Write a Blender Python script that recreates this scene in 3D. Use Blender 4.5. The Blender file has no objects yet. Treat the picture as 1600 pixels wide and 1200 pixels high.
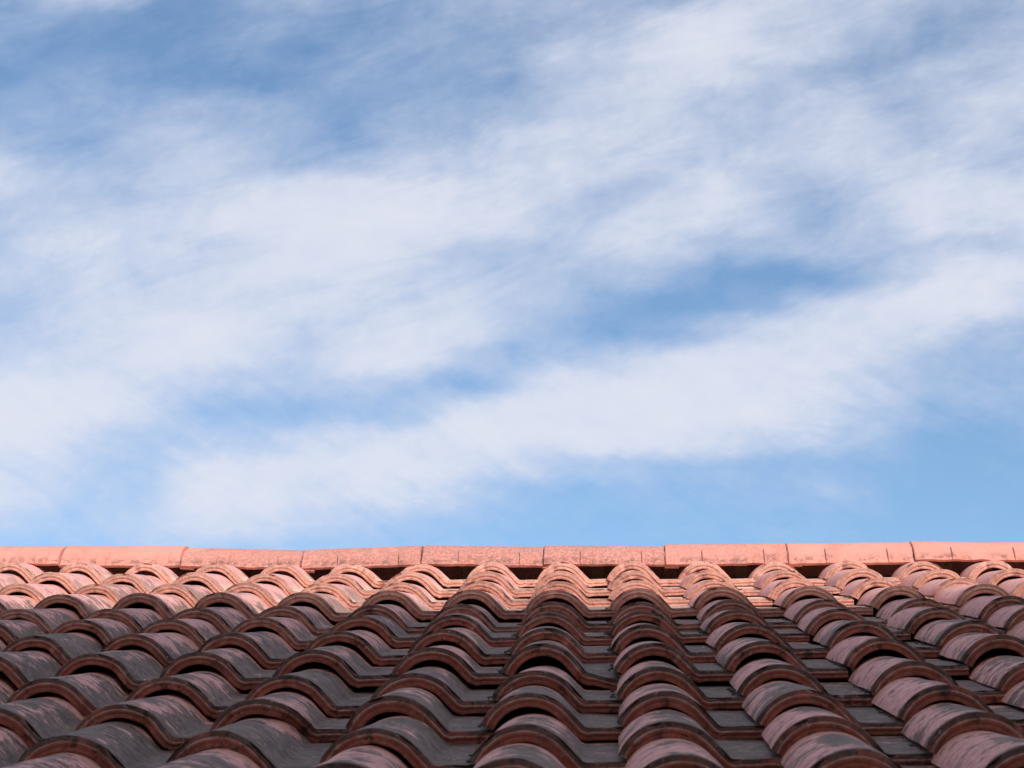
import bpy, bmesh, math, random
from math import sin, cos, pi, radians, sqrt, exp
from mathutils import Matrix, Vector, noise, Euler

random.seed(7)
SC = bpy.context.scene
COL = SC.collection
SLOPE = radians(20.0)
RIDGE_Z = 6.0
ROOF = Matrix.Translation((0, 0, RIDGE_Z)) @ Matrix.Rotation(SLOPE, 4, 'X')   # roof plane -> world

# ------------------------------------------------------------------ camera
def rot3(ax, ay, az):
    return Matrix.Rotation(az, 3, 'Z') @ Matrix.Rotation(ay, 3, 'Y') @ Matrix.Rotation(ax, 3, 'X')
cam_data = bpy.data.cameras.new('camera')
cam = bpy.data.objects.new('camera', cam_data); COL.objects.link(cam); SC.camera = cam
FPX = 3170.1
R = rot3(0.021294, 0.016548, 0.042474)          # columns: right, forward, up in the roof plane's frame
cr, cf, cu = R.col[0], R.col[1], R.col[2]
M = Matrix((cr, cu, -cf)).transposed().to_4x4()
M.translation = Vector((0.11614, -6.19053, 0.4156))
cam.matrix_world = ROOF @ M
cam_data.sensor_width = 36.0
cam_data.lens = 36.0 * FPX / 1600.0
cam_data.clip_start = 0.05; cam_data.clip_end = 5000
cam_data.dof.use_dof = True
cam_data.dof.focus_distance = 5.4
cam_data.dof.aperture_fstop = 15.0
CAM_F = (cam.matrix_world.to_3x3() @ Vector((0, 0, -1))).normalized()
CAM_R = (cam.matrix_world.to_3x3() @ Vector((1, 0, 0))).normalized()
CAM_U = (cam.matrix_world.to_3x3() @ Vector((0, 1, 0))).normalized()

# ------------------------------------------------------------------ light and exposure
SUN_EL, SUN_AZ = radians(31.0), radians(150.0)    # azimuth clockwise from +Y
S = Vector((sin(SUN_AZ) * cos(SUN_EL), cos(SUN_AZ) * cos(SUN_EL), sin(SUN_EL)))
sd = bpy.data.lights.new('sun', 'SUN'); sd.energy = 4.4; sd.angle = radians(0.5); sd.color = (1.0, 0.935, 0.87)
so = bpy.data.objects.new('sun', sd); COL.objects.link(so)
so.rotation_euler = (-S).to_track_quat('-Z', 'Y').to_euler(); so.location = (10, -20, 30)
SC.view_settings.view_transform = 'Standard'; SC.view_settings.look = 'None'
SC.view_settings.exposure = 0.0; SC.view_settings.gamma = 1.0
try: SC.view_settings.use_curve_mapping = False
except Exception: pass

# ------------------------------------------------------------------ node helpers
class NT:
    def __init__(s, tree): s.t = tree; s.n = tree.nodes; s.l = tree.links
    def put(s, sock, v):
        if v is None: return
        if hasattr(v, 'is_output') or isinstance(v, bpy.types.NodeSocket): s.l.new(v, sock)
        else: sock.default_value = v
    def math(s, op, a, b=None, c=None, clamp=False):
        n = s.n.new('ShaderNodeMath'); n.operation = op; n.use_clamp = clamp
        for i, v in enumerate((a, b, c)):
            if v is not None: s.put(n.inputs[i], v)
        return n.outputs[0]
    def vmath(s, op, a, b=None, out=0):
        n = s.n.new('ShaderNodeVectorMath'); n.operation = op
        s.put(n.inputs[0], a)
        if b is not None: s.put(n.inputs[1], b)
        return n.outputs['Value' if op == 'DOT_PRODUCT' else 0]
    def comb(s, x, y, z=0.0):
        n = s.n.new('ShaderNodeCombineXYZ')
        for i, v in enumerate((x, y, z)): s.put(n.inputs[i], v)
        return n.outputs[0]
    def sep(s, v):
        n = s.n.new('ShaderNodeSeparateXYZ'); s.put(n.inputs[0], v); return n.outputs
    def mrange(s, v, a, b, c=0.0, d=1.0, interp='SMOOTHSTEP'):
        n = s.n.new('ShaderNodeMapRange'); n.interpolation_type = interp
        s.put(n.inputs[0], v); s.put(n.inputs[1], a); s.put(n.inputs[2], b); s.put(n.inputs[3], c); s.put(n.inputs[4], d)
        return n.outputs[0]
    def noise(s, vec, scale, detail=3, rough=0.5, dist=0.0, out='Fac'):
        n = s.n.new('ShaderNodeTexNoise'); s.put(n.inputs['Vector'], vec)
        n.inputs['Scale'].default_value = scale; n.inputs['Detail'].default_value = detail
        n.inputs['Roughness'].default_value = rough; n.inputs['Distortion'].default_value = dist
        return n.outputs[out]
    def mixf(s, f, a, b):
        n = s.n.new('ShaderNodeMix'); n.data_type = 'FLOAT'
        s.put(n.inputs[0], f); s.put(n.inputs[2], a); s.put(n.inputs[3], b); return n.outputs[0]
    def mixc(s, f, a, b, mode='MIX'):
        n = s.n.new('ShaderNodeMix'); n.data_type = 'RGBA'; n.blend_type = mode
        s.put(n.inputs[0], f); s.put(n.inputs[6], a if not isinstance(a, tuple) else (*a, 1)); s.put(n.inputs[7], b if not isinstance(b, tuple) else (*b, 1))
        return n.outputs[2]
    def attr(s, name, kind='GEOMETRY'):
        n = s.n.new('ShaderNodeAttribute'); n.attribute_name = name; n.attribute_type = kind
        return n.outputs['Fac']

# ------------------------------------------------------------------ sky: Nishita blue with cirrus drifting across it
# cloud thickness, 21 readings across (every 80) and 21 down (every 43)
CL = [
 [3,5,6,2,1,2.5,4,3,2,3,4,4,3.5,3,5,6,6,6,5,4,4],
 [2,2,1.5,1,1,2,2,1.5,2,3,3,3.2,5,6.5,7.5,6.3,6.2,5,3.2,3,3],
 [2,1,1,.8,1,1.2,1,2,2,3,3,5,6.3,7.3,8,7,6,3.2,3,3,4],
 [.5,1.5,2,1.5,1,1,2,2.3,2.5,2.3,2.3,4.5,6.3,7.2,7.6,5,3,2.3,5,4,5],
 [1.6,2,2.5,3,3,3,2.2,1.2,3,2.3,3.5,5.5,6.3,6.6,5,4.2,4.3,4.5,4,5,6],
 [2.5,2,2,5,4.5,3,3,2,4,2.5,5.5,7,7,6,4,4.5,5,6,4.2,5,5],
 [7,3.5,2.6,4.5,5,4.5,3.6,4,5.6,4.5,6.3,7,7,5.5,4,5,6,6.5,6,5,5.5],
 [6.2,4.8,4.5,4.8,5.5,6.8,7,7.7,7.6,7.2,7.2,6.8,5.4,5.3,7.8,4.8,4.0,6,7.5,7,7],
 [4.5,5,5.5,6.2,7,7.6,8.4,8.6,8.6,8,7,6,6.6,7.3,7,4.8,3,4.6,7.5,5.8,6],
 [4.5,6,6.2,6,5.5,7,7.6,8,7.2,6.2,5.4,5.2,6.8,6.8,3.4,3.6,4.6,4,5,4,5],
 [5,5.2,5.8,6,6.2,7,7.2,7.3,6.2,6.8,5.2,4.8,5,4,.2,.2,1.0,5,6.8,7.4,7],
 [3.8,4.6,5.4,5.8,6.4,6,6.5,6,6.2,7.2,5.4,4.6,2.2,.2,.3,2.0,6.2,7.8,8.3,8.2,6.5],
 [4,5,6,7.4,8.6,7.6,5.6,5.6,7.2,8.0,4.6,2.6,1.5,1.4,4.2,7,7.6,7.8,6.8,4.5,4],
 [5.5,7,7.6,8.2,8.6,7.2,5.4,7,8,5.4,2,4,6.4,7.4,8.2,8,7.3,6.3,4.4,3.5,3],
 [8.6,9,8.6,7,5.6,5.6,5.2,4.6,3.2,1,4.4,8.2,9,9,8.6,8,7.2,5.6,4,3,2.6],
 [9,9,8.6,6.8,2.4,2,3,2.4,4.6,6.6,8.4,9,9,9,8.6,8,6,4.2,2,1.8,2],
 [8.6,7.4,4.8,2.6,5.4,5,6.6,7.4,7.8,8,8.6,9,9,8.2,7.6,5.6,4.6,2.3,.8,.8,1],
 [6.6,4.6,3.2,2.4,8,8.6,8.5,8.4,7.6,7.6,6.6,4.6,3.6,3,3.2,1.4,1.6,1,.6,.6,.6],
 [6,4.8,2.6,2.8,7.4,8.6,7.6,7,6.2,4.6,2.4,1.2,1.4,1.6,2.2,2.6,2.8,1.4,.5,.5,.4],
 [3.6,2.6,2.8,3.8,5.8,6.6,5.6,4,2.6,2.2,1.6,1.2,.8,1.2,1,.9,.8,.6,.4,.4,.3],
 [2.2,2.2,2.8,3.4,3.6,3,2.4,2,1.8,1.6,1.2,1,.9,.8,.8,.7,.6,.5,.4,.3,.3],
]
for r_i, row in enumerate(CL):                       # a little more veil at the upper right and middle left
    for c_i in range(21):
        if r_i < 10 and c_i > 12 and row[c_i] > 2: row[c_i] = min(9, row[c_i] + 0.4)
        if 6 < r_i < 13 and c_i < 9 and row[c_i] > 2: row[c_i] = min(9, row[c_i] + 0.6)
        if r_i < 7 and c_i < 12 and row[c_i] > 1: row[c_i] += 0.35
        if 15 < r_i < 20 and c_i < 4: row[c_i] = min(9, row[c_i] + 1.2)
        if 6 < r_i < 13 and 7 < c_i < 15 and row[c_i] > 5: row[c_i] -= 0.5
world = bpy.data.worlds.new('World'); SC.world = world; world.use_nodes = True
w = NT(world.node_tree); w.n.clear()
tc = w.n.new('ShaderNodeTexCoord'); D = w.vmath('NORMALIZE', tc.outputs['Generated'])
den = w.math('ADD', w.vmath('DOT_PRODUCT', D, tuple(CAM_F)), 1.0)
den = w.math('MAXIMUM', den, 0.05)
kx = 2.0 * FPX / 1600.0; ky = 2.0 * FPX / 860.0
U = w.math('ADD', w.math('MULTIPLY', w.math('DIVIDE', w.vmath('DOT_PRODUCT', D, tuple(CAM_R)), den), kx), 0.5)
V = w.math('ADD', w.math('MULTIPLY', w.math('DIVIDE', w.vmath('DOT_PRODUCT', D, tuple(CAM_U)), den), -ky), 600.0 / 860.0)
P0 = w.comb(U, w.math('MULTIPLY', V, 860.0 / 1600.0))            # sky map, one unit = picture width
# turned so that its x runs along the wisps
rotn = w.n.new('ShaderNodeVectorRotate'); rotn.inputs['Angle'].default_value = radians(15); w.l.new(P0, rotn.inputs['Vector'])
PR = rotn.outputs[0]
PS = w.vmath('MULTIPLY', PR, (1.0, 2.6, 1.0))
# domain warp
n1 = w.noise(PR, 7.0, 4, 0.55, out='Color'); n2 = w.noise(PS, 22.0, 4, 0.6, out='Color')
w1 = w.sep(w.vmath('SUBTRACT', n1, (.5, .5, .5))); w2 = w.sep(w.vmath('SUBTRACT', n2, (.5, .5, .5)))
Uw = w.math('ADD', w.math('ADD', U, w.math('MULTIPLY', w1[0], 0.065)), w.math('MULTIPLY', w2[0], 0.016))
Vw = w.math('ADD', w.math('ADD', V, w.math('MULTIPLY', w1[1], 0.075)), w.math('MULTIPLY', w2[1], 0.022))
cur = None
for k, row in enumerate(CL):
    rp = w.n.new('ShaderNodeValToRGB'); cr_ = rp.color_ramp; cr_.interpolation = 'LINEAR'
    els = cr_.elements
    while len(els) < 21: els.new(0.5)
    for i in range(21): els[i].position = i / 20.0
    for i in range(21):
        v = row[i] / 9.0; els[i].color = (v, v, v, 1)
    w.l.new(Uw, rp.inputs[0])
    if cur is None: cur = rp.outputs[0]
    else:
        t = w.mrange(Vw, (k - 1) / 20.0, k / 20.0)
        cur = w.mixf(t, cur, rp.outputs[0])
grid = cur
# the same kind of cloud everywhere else
far = w.mrange(w.noise(PS, 3.2, 6, 0.55, 0.4), 0.28, 0.64)
inside = w.math('MULTIPLY', w.math('MULTIPLY', w.mrange(U, -0.16, 0.0), w.mrange(U, 1.16, 1.0)),
                w.math('MULTIPLY', w.mrange(V, -0.2, 0.0), w.mrange(V, 1.25, 1.0)))
dens = w.mixf(inside, far, grid)
# wisps and fibres
def fibres(angle, sx, sy, seed, scale=1.0, det=7, dist=0.9):
    r_ = w.n.new('ShaderNodeVectorRotate'); r_.inputs['Angle'].default_value = radians(angle); w.l.new(P0, r_.inputs['Vector'])
    v_ = w.vmath('ADD', w.vmath('MULTIPLY', r_.outputs[0], (sx, sy, 1.0)), (seed, seed * 1.7, 0.0))
    return w.noise(v_, scale, det, 0.66, dist)
fa_ = fibres(17, 5.0, 22.0, 3.0); fb_ = fibres(-30, 7.0, 30.0, 11.0)
kb = w.mrange(w.math('ADD', V, w.math('MULTIPLY', w.math('SUBTRACT', w.noise(PR, 4.0, 3), 0.5), 0.5)), 0.52, 0.74)
fib = w.mixf(kb, fa_, fb_)
puff = w.noise(w.vmath('MULTIPLY', PR, (1.0, 1.7, 1.0)), 9.0, 9, 0.64, 0.5)
mot = w.noise(w.vmath('MULTIPLY', PR, (1.0, 1.4, 1.0)), 46.0, 5, 0.66, 0.3)
wisp = w.noise(w.vmath('ADD', w.vmath('MULTIPLY', PR, (1.0, 2.2, 1.0)), w.vmath('MULTIPLY', w.noise(PR, 9.0, 3, 0.5, out='Color'), (0.10, 0.16, 0.0))), 13.0, 5, 0.6, 1.2)
ridged = w.math('SUBTRACT', 1.0, w.math('ABSOLUTE', w.math('MULTIPLY', w.math('SUBTRACT', wisp, 0.5), 4.5)), clamp=True)   # thin bright threads
ridged = w.math('MULTIPLY', ridged, w.mrange(w.noise(PR, 5.5, 3), 0.46, 0.66))
dens = w.math('SUBTRACT', w.math('MULTIPLY', dens, 1.04), 0.07)
amp = w.mrange(w.math('ABSOLUTE', w.math('SUBTRACT', dens, 0.5)), 0.25, 0.60, 1.0, 0.50)
det = w.math('ADD', w.math('ADD', w.math('MULTIPLY', w.math('SUBTRACT', fib, 0.5), 0.52), w.math('MULTIPLY', w.math('SUBTRACT', puff, 0.5), 0.56)),
             w.math('ADD', w.math('MULTIPLY', w.math('SUBTRACT', mot, 0.5), 0.24), w.math('MULTIPLY', ridged, 0.12)))
dens = w.math('ADD', dens, w.math('MULTIPLY', det, amp))
# soft shoulder instead of a hard stop, so that the thick parts keep their modelling
dens = w.math('MAXIMUM', dens, 0.0)
hi = w.math('MAXIMUM', w.math('SUBTRACT', dens, 0.70), 0.0)
dens = w.math('ADD', w.math('MINIMUM', dens, 0.70), w.math('DIVIDE', hi, w.math('ADD', 1.0, w.math('MULTIPLY', hi, 2.2))))
sky = w.n.new('ShaderNodeTexSky'); sky.sky_type = 'NISHITA'; sky.sun_disc = False
sky.sun_elevation = SUN_EL; sky.sun_rotation = SUN_AZ; sky.altitude = 300; sky.air_density = 1.0; sky.dust_density = 0.8; sky.ozone_density = 1.6
SKY_STRENGTH = 0.15
bg1 = w.n.new('ShaderNodeBackground'); w.l.new(w.mixc(1.0, sky.outputs[0], (0.97, 1.085, 1.12), 'MULTIPLY'), bg1.inputs[0]); bg1.inputs[1].default_value = SKY_STRENGTH
bg2 = w.n.new('ShaderNodeBackground'); bg2.inputs[1].default_value = 1.0
ccol = w.mixc(w.mrange(dens, 0.15, 0.95, interp='LINEAR'), (0.60, 0.68, 0.865), (0.78, 0.80, 0.895))
w.l.new(ccol, bg2.inputs[0])
mx = w.n.new('ShaderNodeMixShader'); w.l.new(w.mrange(dens, 0.0, 0.92, 0.0, 0.98, 'LINEAR'), mx.inputs[0])
w.l.new(bg1.outputs[0], mx.inputs[1]); w.l.new(bg2.outputs[0], mx.inputs[2])
wo = w.n.new('ShaderNodeOutputWorld'); w.l.new(mx.outputs[0], wo.inputs[0])
world.cycles.sampling_method = 'MANUAL'; world.cycles.sample_map_resolution = 512

# ------------------------------------------------------------------ materials
def new_mat(name):
    m = bpy.data.materials.new(name); m.use_nodes = True
    t = NT(m.node_tree); t.n.clear()
    b = t.n.new('ShaderNodeBsdfPrincipled'); o = t.n.new('ShaderNodeOutputMaterial'); t.l.new(b.outputs[0], o.inputs[0])
    return m, t, b

def clay_material():
    """fired clay: colour differs from tile to tile, grey lichen and soot in strokes that run down the slope"""
    m, t, b = new_mat('terracotta_clay')
    tco = t.n.new('ShaderNodeTexCoord'); oi = t.n.new('ShaderNodeObjectInfo')
    rnd = oi.outputs['Random']
    off = t.comb(t.math('MULTIPLY', rnd, 37.0), t.math('MULTIPLY', rnd, 91.0), t.math('MULTIPLY', rnd, 13.0))
    P = t.vmath('ADD', tco.outputs['Object'], off)
    PX = t.vmath('MULTIPLY', P, (0.42, 1.0, 0.42))               # strokes run down the flanks of the arch
    face = t.attr('face')            # front lip
    rim = t.attr('rim')              # dirty upper step of the lip
    line = t.attr('line')            # rubbed arris between the two steps
    pan = t.attr('pan'); flank = t.attr('flank')
    wear_shade = t.attr('wear_shade', 'OBJECT'); short = t.attr('cut', 'OBJECT')  # staining by row, plus a sunlit-to-shaded tone put into the clay colour
    yy = t.sep(tco.outputs['Object'])[1]
    tone = t.noise(P, 11.0, 4, 0.6)
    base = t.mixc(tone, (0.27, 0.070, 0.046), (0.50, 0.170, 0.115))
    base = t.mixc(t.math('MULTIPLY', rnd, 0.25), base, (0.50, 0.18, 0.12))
    base = t.mixc(t.math('MULTIPLY', t.math('SUBTRACT', 1.0, wear_shade), 0.85), base, t.mixc(tone, (0.72, 0.35, 0.26), (0.84, 0.50, 0.40)))  # sun and shade put into the lip colour: upper rows paler, lower darker
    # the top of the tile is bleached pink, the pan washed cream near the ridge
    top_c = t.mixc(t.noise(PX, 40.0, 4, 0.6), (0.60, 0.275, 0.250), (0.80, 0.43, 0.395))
    top_c = t.mixc(t.math('MULTIPLY', pan, t.math('SUBTRACT', 1.0, wear_shade)), top_c, (0.74, 0.55, 0.42))
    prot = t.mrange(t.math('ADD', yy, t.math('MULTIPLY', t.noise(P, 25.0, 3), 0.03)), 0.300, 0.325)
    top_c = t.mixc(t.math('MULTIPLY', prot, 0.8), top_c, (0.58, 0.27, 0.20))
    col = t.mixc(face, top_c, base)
    # streaky stains on the top
    PW = t.vmath('ADD', PX, t.vmath('MULTIPLY', t.noise(P, 14.0, 2, 0.5, out='Color'), (0.030, 0.030, 0.030)))
    s1 = t.noise(PW, 62.0, 5, 0.62, 0.2); s2 = t.noise(P, 13.0, 3, 0.55); s3 = t.noise(t.vmath('MULTIPLY', P, (0.5, 1.0, 0.5)), 170.0, 3, 0.6)
    s4 = t.noise(P, 42.0, 5, 0.7)
    sv = t.math('ADD', t.math('ADD', t.math('MULTIPLY', s1, 0.42), t.math('MULTIPLY', s2, 0.50)), t.math('ADD', t.math('MULTIPLY', s3, 0.22), t.math('MULTIPLY', s4, 0.26)))
    sv = t.math('ADD', sv, t.math('MULTIPLY', t.math('MULTIPLY', flank, t.mrange(wear_shade, 0.1, 0.8, 0.35, 1.0)), 0.15))
    sv = t.math('ADD', sv, t.math('MULTIPLY', t.math('SUBTRACT', rnd, 0.5), 0.13))
    sv = t.math('SUBTRACT', sv, t.math('MULTIPLY', prot, 0.14))
    sv = t.math('ADD', sv, t.math('MULTIPLY', t.mrange(yy, 0.045, 0.012), 0.10))
    thr = t.mrange(wear_shade, 0.0, 1.0, 0.80, 0.692, 'LINEAR')
    st = t.mrange(t.math('SUBTRACT', sv, thr), -0.022, 0.020)
    st = t.math('MULTIPLY', st, t.mrange(wear_shade, 0.0, 1.0, 0.60, 0.96, 'LINEAR'))
    st_face = t.math('MULTIPLY', t.mrange(t.noise(P, 26.0, 5, 0.7), 0.44, 0.70), t.mrange(wear_shade, 0.0, 1.0, 0.05, 0.55, 'LINEAR'))
    rimk = t.math('MULTIPLY', t.math('MULTIPLY', rim, t.mrange(t.noise(P, 18.0, 4, 0.6), 0.20, 0.55)), t.mrange(wear_shade, 0, 1, 0.06, 0.92, 'LINEAR'))
    stain = t.math('MAXIMUM', t.mixf(face, st, st_face), rimk)
    gn = t.math('ADD', t.math('MULTIPLY', t.noise(t.vmath('MULTIPLY', P, (0.5, 1.0, 0.5)), 95.0, 5, 0.7), 0.6), t.math('MULTIPLY', t.noise(P, 24.0, 5, 0.65), 0.4))
    grey = t.mixc(t.mrange(gn, 0.36, 0.66), (0.030, 0.018, 0.014), (0.255, 0.163, 0.122))
    grey = t.mixc(t.mrange(wear_shade, 0.65, 0.0, 0.0, 0.8, 'LINEAR'), grey, (0.40, 0.235, 0.205))
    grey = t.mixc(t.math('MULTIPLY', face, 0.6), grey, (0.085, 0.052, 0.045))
    col = t.mixc(stain, col, grey)
    lk = t.math('MULTIPLY', line, t.mrange(t.noise(P, 45.0, 4, 0.65), 0.35, 0.62))
    col = t.mixc(t.math('MULTIPLY', lk, 0.75), col, (0.46, 0.29, 0.235))
    # uneven firing and grime, crusty pale lichen spots
    col = t.mixc(1.0, col, t.mixc(t.mrange(t.noise(P, 62.0, 5, 0.7), 0.30, 0.70, interp='LINEAR'), (0.72, 0.70, 0.69), (1.18, 1.18, 1.17)), 'MULTIPLY')
    soot = t.math('MULTIPLY', t.mrange(t.noise(t.vmath('ADD', P, (2, 7, 4)), 30.0, 5, 0.7), 0.54, 0.66), t.mrange(wear_shade, 0.2, 0.9, 0.10, 0.75, 'LINEAR'))
    col = t.mixc(soot, col, (0.030, 0.021, 0.019))
    lich = t.math('MULTIPLY', t.mrange(t.noise(t.vmath('ADD', P, (9, 1, 6)), 78.0, 3, 0.55), 0.655, 0.70), t.mrange(wear_shade, 0.2, 0.8, 0.15, 0.7, 'LINEAR'))
    col = t.mixc(lich, col, (0.33, 0.26, 0.215))
    # black pits and specks
    sp = t.mrange(t.noise(P, 170.0, 3, 0.6), 0.63, 0.70)
    sp = t.math('MULTIPLY', sp, t.mrange(t.math('ADD', t.noise(P, 22.0, 3), t.math('MULTIPLY', pan, 0.08)), 0.46, 0.62))
    col = t.mixc(t.math('MULTIPLY', sp, 0.85), col, (0.045, 0.030, 0.028))
    # pale lime specks
    lm = t.math('MULTIPLY', t.mrange(t.noise(t.vmath('ADD', P, (5, 3, 9)), 120.0, 2, 0.5), 0.70, 0.78), 0.5)
    col = t.mixc(lm, col, (0.60, 0.52, 0.46))
    t.l.new(col, b.inputs['Base Color'])
    t.put(b.inputs['Roughness'], t.mrange(stain, 0, 1, 0.86, 0.62, 'LINEAR'))
    b.inputs['Specular IOR Level'].default_value = 0.35
    bh = t.math('ADD', t.math('MULTIPLY', t.noise(P, 90.0, 5, 0.65), 0.6), t.math('MULTIPLY', sp, -0.8))
    bh = t.math('ADD', bh, t.math('MULTIPLY', s1, 0.5))
    bp = t.n.new('ShaderNodeBump'); bp.inputs['Strength'].default_value = 0.85; bp.inputs['Distance'].default_value = 0.006
    t.l.new(bh, bp.inputs['Height']); t.l.new(bp.outputs[0], b.inputs['Normal'])
    return m

def ridge_material():
    m, t, b = new_mat('ridge_clay')
    tco = t.n.new('ShaderNodeTexCoord'); oi = t.n.new('ShaderNodeObjectInfo'); rnd = oi.outputs['Random']
    off = t.comb(t.math('MULTIPLY', rnd, 51.0), t.math('MULTIPLY', rnd, 23.0), 0.0)
    P = t.vmath('ADD', tco.outputs['Object'], off)
    pit = t.attr('pitted', 'OBJECT'); edge = t.attr('edge')
    base = t.mixc(t.noise(P, 6.0, 4, 0.55), (0.62, 0.240, 0.180), (0.74, 0.325, 0.255))
    base = t.mixc(t.mrange(t.noise(P, 28.0, 4, 0.6), .45, .75), base, (0.64, 0.30, 0.235))
    grain = t.noise(P, 120.0, 4, 0.75)
    zone = t.math('MULTIPLY', pit, t.mrange(t.noise(P, 9.0, 4, 0.65), 0.34, 0.46))
    weath = t.math('MULTIPLY', zone, t.mrange(grain, 0.40, 0.58))
    col = t.mixc(t.math('MULTIPLY', weath, 0.65), base, (0.27, 0.135, 0.115))
    pale = t.math('MULTIPLY', zone, t.mrange(t.noise(P, 48.0, 4, 0.7), 0.60, 0.72))
    col = t.mixc(t.math('MULTIPLY', pale, 0.6), col, (0.70, 0.47, 0.38))
    topdirt = t.math('MULTIPLY', t.attr('crest'), t.mrange(t.noise(P, 16.0, 4, 0.7), 0.42, 0.60))
    col = t.mixc(t.math('MULTIPLY', topdirt, 0.8), col, (0.085, 0.065, 0.065))
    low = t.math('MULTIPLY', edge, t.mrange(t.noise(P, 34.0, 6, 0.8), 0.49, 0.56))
    grime = t.mrange(t.noise(t.vmath('MULTIPLY', P, (1.0, 0.5, 0.5)), 12.0, 5, 0.7), 0.50, 0.66)
    col = t.mixc(t.math('MULTIPLY', grime, 0.38), col, (0.36, 0.19, 0.16))
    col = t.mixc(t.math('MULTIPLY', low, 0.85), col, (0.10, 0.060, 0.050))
    sp = t.mrange(t.noise(P, 75.0, 3, 0.7), 0.70, 0.76)
    col = t.mixc(t.math('MULTIPLY', sp, 0.8), col, (0.06, 0.035, 0.03))
    t.l.new(col, b.inputs['Base Color']); b.inputs['Roughness'].default_value = 0.9
    b.inputs['Specular IOR Level'].default_value = 0.25
    bh = t.math('ADD', t.math('MULTIPLY', grain, t.math('ADD', 0.25, zone)), t.math('MULTIPLY', sp, -0.8))
    bp = t.n.new('ShaderNodeBump'); bp.inputs['Strength'].default_value = 0.6; bp.inputs['Distance'].default_value = 0.004
    t.l.new(bh, bp.inputs['Height']); t.l.new(bp.outputs[0], b.inputs['Normal'])
    return m

def plain(name, c1, c2, scale=8.0, rough=0.85, bump=0.3):
    m, t, b = new_mat(name)
    tco = t.n.new('ShaderNodeTexCoord'); P = tco.outputs['Object']
    n = t.noise(P, scale, 6, 0.65)
    t.l.new(t.mixc(t.mrange(n, .3, .7), c1, c2), b.inputs['Base Color']); b.inputs['Roughness'].default_value = rough
    bp = t.n.new('ShaderNodeBump'); bp.inputs['Strength'].default_value = bump; bp.inputs['Distance'].default_value = 0.01
    t.l.new(n, bp.inputs['Height']); t.l.new(bp.outputs[0], b.inputs['Normal'])
    return m
MAT = dict(tile=clay_material(), ridge=ridge_material(),
           wood=plain('old_timber', (0.10, 0.065, 0.045), (0.20, 0.13, 0.09), 14),
           board=plain('roof_board', (0.03, 0.022, 0.018), (0.07, 0.05, 0.04), 10),
           plaster=plain('lime_plaster', (0.52, 0.47, 0.40), (0.62, 0.57, 0.50), 2.5),
           ground=plain('paving_ground', (0.16, 0.14, 0.12), (0.24, 0.21, 0.18), 0.8),
           glass=plain('dark_window_pane', (0.03, 0.035, 0.04), (0.05, 0.055, 0.06), 1.0, 0.15, 0.0),
           moss=plain('dry_moss', (0.020, 0.022, 0.014), (0.055, 0.055, 0.038), 60, 0.95, 0.6),
           grit=plain('lime_grit', (0.55, 0.50, 0.44), (0.75, 0.70, 0.62), 30))

def link(name, me, mat, parent=None, matrix=None):
    o = bpy.data.objects.new(name, me); COL.objects.link(o)
    if me is not None and mat is not None and not me.materials: me.materials.append(mat)
    if parent is not None: o.parent = parent
    if matrix is not None: o.matrix_basis = matrix
    return o

def box_bm(bm, x0, x1, y0, y1, z0, z1):
    vs = [bm.verts.new(p) for p in ((x0,y0,z0),(x1,y0,z0),(x1,y1,z0),(x0,y1,z0),(x0,y0,z1),(x1,y0,z1),(x1,y1,z1),(x0,y1,z1))]
    for f in ((0,3,2,1),(4,5,6,7),(0,1,5,4),(1,2,6,5),(2,3,7,6),(3,0,4,7)): bm.faces.new([vs[i] for i in f])
def box(name, dims, mat, parent=None, matrix=None, bevel=0.0):
    bm = bmesh.new(); box_bm(bm, *dims)
    if bevel: bmesh.ops.bevel(bm, geom=bm.edges[:], offset=bevel, segments=2, affect='EDGES')
    me = bpy.data.meshes.new(name); bm.to_mesh(me); bm.free()
    return link(name, me, mat, parent, matrix)

# ------------------------------------------------------------------ setting: ground, walls under the roof, house across the lane
g = box('ground', (-400, 400, -400, 400, -0.3, 0.0), MAT['ground']); g['kind'] = 'structure'; g['label'] = 'paved ground around the houses'

# ------------------------------------------------------------------ the tiled roof
roof = bpy.data.objects.new('tiled_roof', None); COL.objects.link(roof)
roof.location = (0, 0, RIDGE_Z); roof.rotation_euler = (SLOPE, 0, 0)
roof['label'] = 'weathered terracotta tiled roof with pink sunlit ridge and shaded lower rows under a blue sky'
roof['category'] = 'roof'

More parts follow.
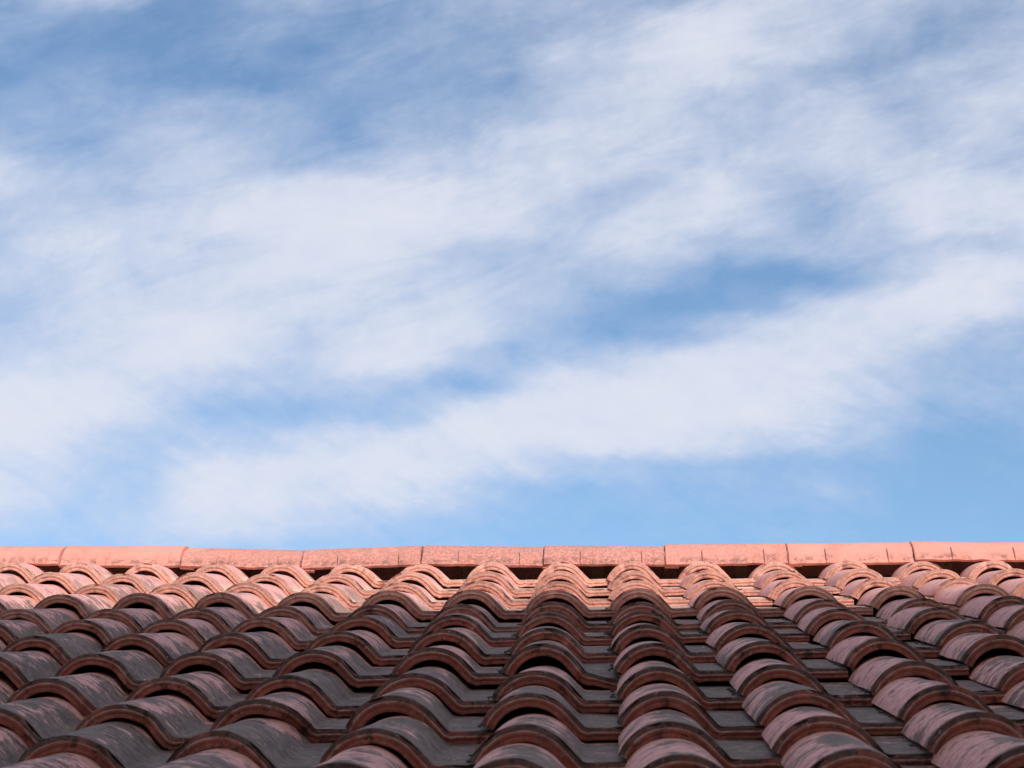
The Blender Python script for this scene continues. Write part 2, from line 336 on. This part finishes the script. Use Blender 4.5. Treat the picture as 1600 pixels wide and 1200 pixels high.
PITCH = 0.215; EXPO = 1.55 * PITCH; LEN = 0.405
THICK = 0.0235
COLX = [0.0112, 0.0123, 0.0067, 0.0058, -0.0, -0.0065, -0.0025, 0.0004, -0.0008, -0.0036, -0.0045, 0.0015, 0.0084, 0.0108, 0.0083]
ROWY = [-0.0078, 0.0111, 0.0195, -0.0073, -0.0178, 0.0311, -0.0065, -0.0024, 0.0009, -0.0038, 0.0109, 0.004]
ROWZ = [0.0013, -0.0012, -0.004, 0.0011, -0.0028, -0.0002, 0.0037, 0.0036, -0.0044, -0.002, -0.0023, 0.0041]
ZS = [0.00106, -0.01912, -0.00024, -0.0064, -0.01032]
TXY = {(-8,0):(28,58),(-7,0):(7,38),(-6,0):(-10,19),(-5,0):(8,8),(-4,0):(-14,-7),(-3,0):(-18,0),(-2,0):(-37,-24),(-1,0):(-27,-20),(0,0):(-19,-9),(1,0):(-7,-11),(2,0):(20,-8),(3,0):(13,-3),(5,0):(5,-18),(6,0):(21,-26),
 (-7,1):(18,12),(-6,1):(14,2),(-5,1):(19,-3),(-4,1):(-5,-2),(-3,1):(-24,-15),(-2,1):(-60,-35),(-1,1):(-16,2),(0,1):(-14,4),(3,1):(-17,18),(4,1):(-32,23),(5,1):(4,7),
 (-6,2):(15,20),(-5,2):(14,8),(-4,2):(-3,-23),(-3,2):(13,9),(2,2):(-19,12),(3,2):(-28,11),(4,2):(-10,-7),(5,2):(27,-11),
 (-6,3):(23,-6),(-5,3):(-19,-24),(-4,3):(-7,-27),(-3,3):(13,24),(-2,3):(35,47),(-1,3):(-16,-3),(1,3):(-12,-8),(4,3):(31,-2),(5,3):(12,-8),
 (-6,4):(-25,-62),(-5,4):(-13,-25),(-4,4):(34,21),(-3,4):(19,7),(-2,4):(25,12),(-1,4):(-49,-18),(1,4):(-10,-2),(3,4):(-21,19),(4,4):(38,-28),(5,4):(-22,49),
 (-4,5):(-22,-20),(-3,5):(-10,-11),(-2,5):(25,54),(-1,5):(-25,4),(0,5):(-10,-4),(1,5):(-31,-27),(2,5):(-31,3),(3,5):(-38,13),(4,5):(-32,15),
 (-3,6):(-31,-30),(-2,6):(47,-7),(-1,6):(31,26),(2,6):(-32,7),(3,6):(44,-18),(4,6):(30,-9),
 (-4,7):(-16,11),(-3,7):(-28,-22),(-2,7):(-26,1),(-1,7):(56,17),(1,7):(12,-12),(2,7):(-50,-14),(3,7):(8,-15),(4,7):(-7,22),
 (-4,8):(28,-32),(-3,8):(33,66),(-2,8):(-10,-2),(1,8):(21,-34),(2,8):(-16,44),(3,8):(56,-30),
 (-3,9):(21,4),(-2,9):(7,67),(-1,9):(9,52),(0,9):(24,102),(1,9):(20,-82),(2,9):(32,-90),(3,9):(21,-57),
 (-3,10):(-4,33),(-2,10):(-11,42),(-1,10):(39,-28),(0,10):(34,-69),(2,10):(27,71),(3,10):(-34,-24),(1,11):(14,-21),(2,11):(39,25)}

def surf(X, Y):
    a = max(-1.4, min(1.2, X / 1.5)); c = Y / 2
    return ZS[0]*a*a + ZS[1]*a*c + ZS[2]*c*c + ZS[3]*a**3 + ZS[4]*a

# cross section of a tile, left foot of the arch to the upturned right edge of the flat pan (crest top is z = 0)
RA = 0.0820; PANZ = -0.0545
def section():
    pts = []
    a0, a1 = math.asin(-0.0755 / RA), radians(49)
    n = 22
    for i in range(n + 1):
        a = a0 + (a1 - a0) * i / n
        pts.append((RA * sin(a), RA * cos(a) - RA))
    xr, zr = pts[-1]
    xc = xr + (zr - PANZ) / math.tan(radians(48))
    for k in (0.35, 0.7): pts.append((xr + (xc - xr) * k, zr + (PANZ - zr) * k))
    pts.append((xc - 0.0025, PANZ + 0.0022)); pts.append((xc + 0.003, PANZ))
    for k in range(1, 8): pts.append((xc + 0.003 + 0.0098 * k, PANZ))
    return pts
SEC = section()
XC = [p[0] for p in SEC if abs(p[1] - PANZ) < 1e-6][0]

def FLANK(x):
    pts = [(-.09, -.1), (-.06, -.55), (-.035, -.45), (-.012, .25), (.02, .30), (.045, -.05), (.065, .5), (XC, 1.0), (.2, 1.0)]
    for (a, fa_), (b, fb_) in zip(pts, pts[1:]):
        if x <= b: return fa_ + (fb_ - fa_) * (x - a) / (b - a)
    return 1.0
def tile_mesh(seed, broken=None, LEN=LEN):
    """broken: None, 'pan' (pan lip snapped and drooping), 'corner' (piece gone right of the arch), 'foot' (crumbled right foot)"""
    rs = random.Random(seed)
    n = len(SEC)
    nrm = []
    for i in range(n):
        a = SEC[max(0, i - 1)]; b = SEC[min(n - 1, i + 1)]
        dx, dz = b[0] - a[0], b[1] - a[1]; l = sqrt(dx * dx + dz * dz)
        nrm.append((dz / l, -dx / l))                 # pointing down / inward
    so_ = rs.uniform(0, 100); tk = rs.uniform(0.90, 1.10); hk = rs.uniform(0.95, 1.04)
    verts = []; faces = []; fa = []; ri = []; pa = []; fl = []
    def warp(x, y, z):
        f = y / 0.405
        if x > 0: x2 = x - 0.010 * f * min(1, x / 0.07) * (1 if x < XC else max(0, 1 - (x - XC) / 0.03))
        else: x2 = x + 0.006 * f * min(1, -x / 0.07)
        z2 = PANZ + (z - PANZ) * (1 - 0.15 * f) * hk - 0.070 * y
        v = noise.noise_vector(Vector((x * 9 + so_, y * 7, z * 9)))
        return x2 + v.x * 0.0028, y, z2 + v.z * 0.0024
    def frontset(i, x):
        """how far the front edge is worn or broken back at this place"""
        s = 0.0014 * noise.noise(Vector((x * 30 + so_, 3.1, 0)))
        c = noise.noise(Vector((x * 22 + so_ * 2, 9.7, 4)))
        if c > 0.26: s += (c - 0.26) * 0.030
        s += 0.0020 * noise.noise(Vector((x * 150, so_, 5)))
        if broken == 'corner' and x > 0.025:
            s += min(0.085, (x - 0.025) * 1.7) + 0.004 * noise.noise(Vector((x * 90, so_, 0)))
        if broken == 'pan' and x > XC - 0.01:
            s += 0.012 * abs(noise.noise(Vector((x * 60, so_, 0)))) + max(0, x - XC - .02) * 0.25
        if broken == 'foot' and x > 0.045:
            s += 0.030 * max(0, 1 - abs(x - 0.078) / 0.04) + 0.010 * noise.noise(Vector((x * 130, so_, 0)))
        return s
    # rings across the front lip: (depth through the thickness 0..1, set-back)
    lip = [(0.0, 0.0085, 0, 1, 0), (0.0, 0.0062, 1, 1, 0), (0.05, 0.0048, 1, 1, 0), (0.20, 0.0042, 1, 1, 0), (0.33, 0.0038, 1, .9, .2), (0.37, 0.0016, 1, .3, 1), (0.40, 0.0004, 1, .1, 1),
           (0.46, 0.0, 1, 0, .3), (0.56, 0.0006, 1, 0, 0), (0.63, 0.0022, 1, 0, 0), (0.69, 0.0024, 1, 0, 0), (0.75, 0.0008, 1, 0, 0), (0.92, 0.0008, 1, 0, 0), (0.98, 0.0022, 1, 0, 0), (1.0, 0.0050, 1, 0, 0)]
    top_y = [LEN] + [q for q in (0.34, 0.27, 0.21, 0.16, 0.11) if q < LEN - .02] + [ 0.075, 0.045, 0.022, 0.012]
    bot_y = [q for q in (0.02, 0.06, 0.11, 0.25) if q < LEN - .02] + [LEN]
    rings = [('t', 0.0, y, 0.0, 0.0, 0) for y in top_y] + [('l', d, y, f_, r_, l_) for d, y, f_, r_, l_ in lip] + [('b', 1.0, y, 0.6, 0.0, 0) for y in bot_y]; li = []
    for kind, d, y, f_, r_, l_ in rings:
        for i, (x, z) in enumerate(SEC):
            th = THICK * tk * (0.88 if x > XC else 1.0) * (1 - 0.40 * min(1, y / 0.10))
            # the lip is a little thicker than the body
            lipk = 0.0012 * max(0, 1 - y / 0.02)
            xx = x + nrm[i][0] * (th * d) - nrm[i][0] * lipk * (1 - d)
            zz = z + nrm[i][1] * (th * d) - nrm[i][1] * lipk * (1 - d)
            s = frontset(i, x)
            yy = y + s * max(0.0, 1 - y / 0.20)
            if broken == 'pan' and x > XC - 0.02 and y < 0.2:
                zz -= 0.27 * max(0, x - XC + 0.012) * (1 - y / 0.2)
            # chipped outer rim
            if kind == 'l' and d < 0.2:
                c = noise.noise(Vector((x * 45 + so_ * 3, d * 8, 1.7)))
                if c > 0.06: yy += (c - 0.06) * 0.018; xx += nrm[i][0] * (c - .06) * .010; zz += nrm[i][1] * (c - .06) * .010
            verts.append(warp(xx, yy, zz))
            li.append(l_); fa.append(f_); ri.append(r_ if kind == 'l' else 0.0)
            pa.append(1.0 if x > XC - 0.006 else max(0, 1 - (XC - 0.006 - x) / 0.02) * 0.8)
            fl.append(FLANK(x))
    m = len(rings)
    for k in range(m - 1):
        for i in range(n - 1):
            a = k * n + i
            faces.append((a, a + 1, a + n + 1, a + n))
    # close the side edges and the back
    for i_, flip in ((0, False), (n - 1, True)):
        nt = len(top_y); nb = m - len(bot_y)
        up = [k * n + i_ for k in range(nt + 1)]          # along the top towards the lip
        dn = [k * n + i_ for k in range(m - 1, nb - 2, -1)]
        # simple fan between the two chains
        top = up[::-1]; bot = dn[::-1]
        ring = [k * n + i_ for k in range(nt, nb)]
        faces.append(tuple(ring if flip else ring[::-1]))
        for q in range(1, len(top)):
            a, b_ = top[q - 1], top[q]
            ia = min(len(bot) - 1, int((q - 1) * (len(bot) - 1) / (len(top) - 1))); ib = min(len(bot) - 1, int(q * (len(bot) - 1) / (len(top) - 1)))
            f = [a, b_, bot[ib]] + ([bot[ia]] if ia != ib else [])
            if len(set(f)) >= 3: faces.append(tuple(f if not flip else f[::-1]))
    for i in range(n - 1):
        faces.append((i + 1, i, (m - 1) * n + i, (m - 1) * n + i + 1))
    me = bpy.data.meshes.new('roof_tile')
    me.from_pydata(verts, [], faces)
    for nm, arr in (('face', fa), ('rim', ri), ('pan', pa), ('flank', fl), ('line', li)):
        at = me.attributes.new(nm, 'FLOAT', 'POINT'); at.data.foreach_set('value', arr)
    bm = bmesh.new(); bm.from_mesh(me); bmesh.ops.recalc_face_normals(bm, faces=bm.faces); bm.to_mesh(me); bm.free()
    me.polygons.foreach_set('use_smooth', [True] * len(me.polygons))
    me.set_sharp_from_angle(angle=radians(42))
    me.materials.append(MAT['tile'])
    return me

MESHES = [tile_mesh(s) for s in range(12)]
CUT = [tile_mesh(60 + s, None, 0.20) for s in range(6)]
BROKEN = {(0, 7): ('pan', 'roof tile with its flat pan lip snapped and drooping'), (-2, 9): ('corner', 'roof tile with the right corner of its lip broken off'),
          (-3, 0): ('foot', 'roof tile with a crumbled foot under the ridge')}
def tile_pos(i, j):
    cx = COLX[max(0, min(14, i + 8))]; ry = ROWY[min(j, 11)]; rz = ROWZ[min(j, 11)]
    tx, ty = TXY.get((i, j), (0, 0))
    X = i * PITCH + cx + tx * 1e-4; Y = -j * EXPO + ry + ty * 1e-4
    return X, Y, surf(X, Y) + rz
def in_frame(i, j, mx_=1.0):
    X, Y, Z = tile_pos(i, j)
    d = R.transposed() @ (Vector((X, Y, Z)) - Vector((0.11614, -6.19053, 0.4156)))
    px = 800 + FPX * d.x / d.y; py = 600 - FPX * d.z / d.y
    hw = FPX * 0.11 / d.y
    return -hw * 1.9 * mx_ < px < 1600 + hw * 1.1 * mx_ and py < 1200 + 65 * mx_
rest_v = []; n_tiles = 0
rj = random.Random(5)
beyond = []
for j in range(0, 14):
    for i in range(-13, 14):
        X, Y, Z = tile_pos(i, j)
        jit = (rj.uniform(-1, 1), rj.uniform(-1, 1), rj.uniform(-1, 1), rj.uniform(-1, 1))
        mtx = Matrix.Translation((X, Y + 0.002 * jit[3], Z)) @ Euler((radians(0.4) * jit[0], radians(0.9) * jit[1], radians(1.3) * jit[2])).to_matrix().to_4x4()
        if in_frame(i, j):
            br = BROKEN.get((i, j))
            me = tile_mesh(100 + i, br[0], 0.20 if j == 0 else LEN) if br else (CUT if j == 0 else MESHES)[rj.randrange(6 if j == 0 else 12)]
            o = link('roof_tile', me, None, roof, mtx)
            if br: o['label'] = br[1]
            n_tiles += 1
            o['wear_shade'] = max(0.0, min(1.0, 0.04 + 0.17 * j + rj.uniform(-0.13, 0.13)))  # stains grow down the rows; also carries the painted sunlit-to-shaded tone
        else:
            beyond.append(((CUT if j == 0 else MESHES)[rj.randrange(6)], mtx))
print('tiles in view', n_tiles, 'beyond', len(beyond))
bm = bmesh.new()
for me, mtx in beyond:
    k = len(bm.verts); bm.from_mesh(me); bm.verts.ensure_lookup_table()
    for v in bm.verts[k:]: v.co = mtx @ v.co
me = bpy.data.meshes.new('roof_tiles_outside'); bm.to_mesh(me); bm.free()
me.set_sharp_from_angle(angle=radians(42))
o = link('outer_roof_tile', me, MAT['tile'], roof); o['kind'] = 'stuff'; o['wear_shade'] = 0.7

# boards under the tiles, battens, ridge beam
box('roof_board', (-2.95, 3.0, -4.62, 0.27, -0.170, -0.150), MAT['board'], roof)

# ------------------------------------------------------------------ ridge tiles (bottom front edge given at its two ends, in the roof plane's frame)
CAP_R = 0.1365; CAP_H = 0.095; CAP_W = 0.130
def cap_mesh(seed, length, ribs, hs):
    rs = random.Random(seed); so_ = rs.uniform(0, 50)
    a1 = math.asin(CAP_W / CAP_R)
    na = 26
    verts = []; faces = []; ed = []; crs = []
    # stations along x; tail (last part) is narrower and slides under the next ridge tile
    xs = [0.0, 0.003, 0.012]
    marks = []
    for r0 in ribs: marks += [r0 - 0.0012, r0, r0 + 0.038, r0 + 0.0392]
    x = 0.02
    while x < length - 0.01:
        xs.append(x); x += 0.018
    xs += marks + [length - 0.008, length]
    xs = sorted(set(round(v, 5) for v in xs))
    tail = [(length + 0.0005, -0.011), (length + 0.045, -0.012)]
    def ringpts(x, dr, th, endk):
        out = []
        for q in range(na + 1):
            a = -a1 + 2 * a1 * q / na
            r = CAP_R + dr - th
            rib = 0.0
            for r0 in ribs:
                if r0 - 1e-6 <= x <= r0 + 0.038 + 1e-6 and th == 0 and 0.66 < abs(a) / a1 < 0.985: rib = 0.006
            nz = noise.noise(Vector((x * 6 + so_, a * 2.5, 0))) * 0.0018
            fine = noise.noise(Vector((x * 60 + so_, a * 14, 2))) * 0.0007
            yy = (r + rib + nz + fine) * sin(a); zz = ((r + rib + nz + fine) * cos(a) - CAP_R + CAP_H) * hs
            # ragged lower edge
            if abs(a) / a1 > 0.9:
                zz += 0.0035 * max(-.2, noise.noise(Vector((x * 25 + so_, 7.0, 0)))) * (abs(a) / a1 - 0.9) * 10
            out.append((x + endk * 0.0025 * noise.noise(Vector((a * 9 + so_, 1, x))), yy, zz))
        return out
    def add(stations, th, inner):
        base = len(verts)
        for (x, dr) in stations:
            endk = 1 if (x <= 0.0001 or abs(x - length) < 1e-4) else 0
            for q, p in enumerate(ringpts(x, dr, th, endk)):
                verts.append(p); aa = abs(-a1 + 2 * a1 * q / na) / a1
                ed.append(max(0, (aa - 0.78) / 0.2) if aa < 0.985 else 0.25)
                crs.append(max(0.0, 1 - aa / 0.42) * 0.9 + (0.5 if endk else 0))
        ns = len(stations); w_ = na + 1
        for s_ in range(ns - 1):
            for q in range(na):
                a = base + s_ * w_ + q
                f = (a, a + w_, a + w_ + 1, a + 1)
                faces.append(f if not inner else f[::-1])
        return base, ns
    st = [(x, -0.0025 if x == 0 else 0.0) for x in xs] + tail
    TH = 0.012
    b0, ns = add(st, 0.0, False); b1, _ = add(st, TH, True)
    w_ = na + 1
    for s_ in range(ns - 1):
        for q, fl_ in ((0, 1), (na, 0)):
            a, b = b0 + s_ * w_ + q, b0 + (s_ + 1) * w_ + q; c, d = b1 + s_ * w_ + q, b1 + (s_ + 1) * w_ + q
            faces.append((a, c, d, b) if fl_ else (a, b, d, c))
    for s_ in (0, ns - 1):
        for q in range(na):
            a, b = b0 + s_ * w_ + q, b0 + s_ * w_ + q + 1; c, d = b1 + s_ * w_ + q, b1 + s_ * w_ + q + 1
            faces.append((a, b, d, c) if s_ == 0 else (a, c, d, b))
    me = bpy.data.meshes.new('ridge_tile'); me.from_pydata(verts, [], faces)
    for nm, arr in (('edge', ed), ('crest', crs)):
        at = me.attributes.new(nm, 'FLOAT', 'POINT'); at.data.foreach_set('value', arr)
    bm = bmesh.new(); bm.from_mesh(me); bmesh.ops.recalc_face_normals(bm, faces=bm.faces); bm.to_mesh(me); bm.free()
    me.polygons.foreach_set('use_smooth', [True] * len(me.polygons)); me.set_sharp_from_angle(angle=radians(35))
    me.materials.append(MAT['ridge'])
    return me

# x left, x right, z left, z right (in the roof's frame at y = 0.15), height factor, pitted, rib offsets
CAPS = [(-2.361, -1.9765, .0235, .0195, .98, .2), (-1.9765, -1.5902, .0159, .0086, .93, .15), (-1.5902, -1.2059, .0036, -.0027, 1.02, .1), (-1.2059, -.8236, -.0027, -.0169, .97, .75),
        (-.8236, -.445, -.0159, -.0082, .97, .9), (-.445, -.0625, -.007, -.0183, .98, 1.0), (-.0623, .3181, -.0125, -.0200, .93, 1.0),
        (.3181, .7008, -.0195, -.0195, 1.02, .55), (.7008, 1.0894, -.0213, -.0229, 1.04, .05), (1.0895, 1.476, -.0142, -.0225, .92, .1), (1.476, 1.863, -.020, -.026, .98, .3),
        (-2.75, -2.361, .026, .0235, .97, .4), (1.863, 2.25, -.026, -.030, 1.0, .5), (2.25, 2.64, -.028, -.030, .98, .2), (2.64, 3.02, -.030, -.031, .98, .4)]
INV = ROOF.inverted()
for k, (xl, xr, zl, zr, hs, pit) in enumerate(CAPS):
    L = xr - xl - 0.003
    me = cap_mesh(40 + k, L, (0.116, 0.308), hs)
    ang = math.atan2(zr - zl, xr - xl)
    # bottom front edge sits at (x, .15, z) of the roof's frame; upright in the world
    pw = ROOF @ Vector((xl, 0.15, zl))
    lean = radians((-1.5, .5, 0, -.6, .4, 0, 1.6, 0, -.5, 1.2, 0, .3, 0, .5, 0)[k])
    mw = Matrix.Translation(pw) @ Matrix.Rotation(-ang, 4, 'Y') @ Matrix.Rotation(lean, 4, 'X') @ Matrix.Translation((0, CAP_W, 0))
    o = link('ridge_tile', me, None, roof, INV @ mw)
    o['pitted'] = pit

# timber under the ridge, seen in the dark gaps: beam, short upright struts, sloping rafter ends
def wbox(name, c, size, rx=0, ry=0, rz=0, mat='wood'):
    mw = Matrix.Translation(c) @ Euler((rx, ry, rz)).to_matrix().to_4x4()
    return box(name, (-size[0]/2, size[0]/2, -size[1]/2, size[1]/2, -size[2]/2, size[2]/2), MAT[mat], roof, INV @ mw, 0.002)
ry_w = (ROOF @ Vector((0, 0.15, 0))).y + CAP_W
zt = (ROOF @ Vector((0, 0.15, 0))).z
wbox('ridge_beam', (0.02, ry_w + 0.015, zt - 0.075), (5.6, 0.05, 0.09))
for xx in (-1.95, -1.02, -0.30, 0.105, 0.56, 1.2): wbox('ridge_strut', (xx, ry_w - 0.02, zt - 0.05), (0.042, 0.02, 0.13))
# far side of the roof: boards that close it
fb = wbox('far_roof_board', (0.02, ry_w + 2.4, zt - 0.10 - 2.4 * math.tan(SLOPE)), (5.9, 4.75 / cos(SLOPE), 0.02), rx=-SLOPE, mat='board')

# loose grit and moss that nobody could count
bm = bmesh.new()
rg = random.Random(11)
def blob(bm, c, r, rs):
    res = bmesh.ops.create_icosphere(bm, subdivisions=1, radius=r)
    for v in res['verts']:
        v.co = Vector(c) + Vector((v.co.x * rs.uniform(.7, 1.4), v.co.y * rs.uniform(.7, 1.4), v.co.z * rs.uniform(.35, .8)))
def on_pan(i, j, fy, fx):
    X, Y, Z = tile_pos(i, j)
    return (X + XC + fx, Y + fy, Z + PANZ - 0.07 * fy)
for (i, j, fy, fx) in [(-4, 7, .02, .01), (-3, 7, .10, .012), (-3, 8, .012, .02), (-2, 4, .02, .02), (1, 6, .15, .03), (2, 4, .1, .02), (-1, 7, .08, .03), (3, 5, .06, .03), (1, 5, .1, .02), (2, 5, .05, .01)]:
    blob(bm, on_pan(i, j, fy, fx), rg.uniform(.0014, .0028), rg)
for q in range(320):
    i = rg.randrange(-6, 7); j = rg.randrange(1, 12)
    blob(bm, on_pan(i, j, rg.uniform(.004, .25), rg.uniform(.0, .055)), rg.uniform(.0005, .0013), rg)
me = bpy.data.meshes.new('loose_grit'); bm.to_mesh(me); bm.free()
o = link('loose_grit', me, MAT['grit'], roof); o['kind'] = 'stuff'
bm = bmesh.new()
for i in range(-6, 8):
    for j in range(2, 13):
        if rg.random() < 0.45: continue
        X, Y, Z = tile_pos(i, j)
        for q in range(rg.randrange(5, 16)):
            fy = rg.uniform(0.0, 0.22) ** 1.0
            blob(bm, (X - 0.079 + rg.gauss(0, .003), Y + 0.01 + fy, Z + PANZ - 0.07 * fy + .001), rg.uniform(.0015, .0042), rg)
me = bpy.data.meshes.new('moss'); bm.to_mesh(me); bm.free()
o = link('moss', me, MAT['moss'], roof); o['kind'] = 'stuff'

# walls that carry the roof
wy0 = (ROOF @ Vector((0, -4.3, 0))).y; wz0 = (ROOF @ Vector((0, -4.3, 0))).z - 0.22
wl = box('house_wall', (-2.7, 2.8, wy0, wy0 + 9.2, 0.0, wz0), MAT['plaster']); wl['kind'] = 'structure'; wl['label'] = 'plastered house walls under the tiled roof'

# ------------------------------------------------------------------ the taller house across the lane, behind the camera: it casts the shade
EDGE = ROOF @ Vector((0.1, -0.99, 0.0))
HY = -8.6
top = EDGE.z + (EDGE.y - HY) * math.tan(SUN_EL) / abs(cos(SUN_AZ))
nb = bpy.data.objects.new('neighbouring_house', None); COL.objects.link(nb); nb.location = (0, HY, 0)
nb['label'] = 'tall plastered house across the lane whose shade falls on the lower tiles'; nb['category'] = 'house'
bmw = bmesh.new()
ww = 8.0
cols_ = [-6.0, -3.0, 0.0, 3.0, 6.0]; fl_ = [1.0, 4.0, 7.0]
box_bm(bmw, -ww, ww, -6.0, -0.25, 0, top)
# front skin with real window openings
zs_ = [0.0]
for f in fl_: zs_ += [f, f + 1.5]
zs_ += [top]
for q in range(0, len(zs_) - 1):
    if q % 2 == 0: box_bm(bmw, -ww, ww, -0.248, 0.0, zs_[q], zs_[q + 1] - (0 if q == len(zs_) - 2 else 0))
    else:
        prev = -ww
        for c in cols_:
            box_bm(bmw, prev, c - 0.5, -0.248, 0.0, zs_[q] + .001, zs_[q + 1] - .001); prev = c + 0.5
        box_bm(bmw, prev, ww, -0.248, 0.0, zs_[q] + .001, zs_[q + 1] - .001)
me = bpy.data.meshes.new('house_wall'); bmw.to_mesh(me); bmw.free()
link('wall', me, MAT['plaster'], nb)
for f in fl_:
    for c in cols_:
        fr = box('window', (c - 0.5, c + 0.5, -0.14, -0.10, f + .002, f + 1.498), MAT['glass'], nb)
        box('window_sill', (c - 0.58, c + 0.58, -0.12, 0.06, f - 0.06, f - 0.002), MAT['plaster'], fr)
box('parapet_coping', (-ww - .1, ww + .1, -6.1, 0.02, top + .002, top + 0.06), MAT['plaster'], nb)
SHADE_DROP = 0.062
nb.location.z = -SHADE_DROP
nb.rotation_euler = (0, 0, radians(-1.2)); nb.location.x = 4.0
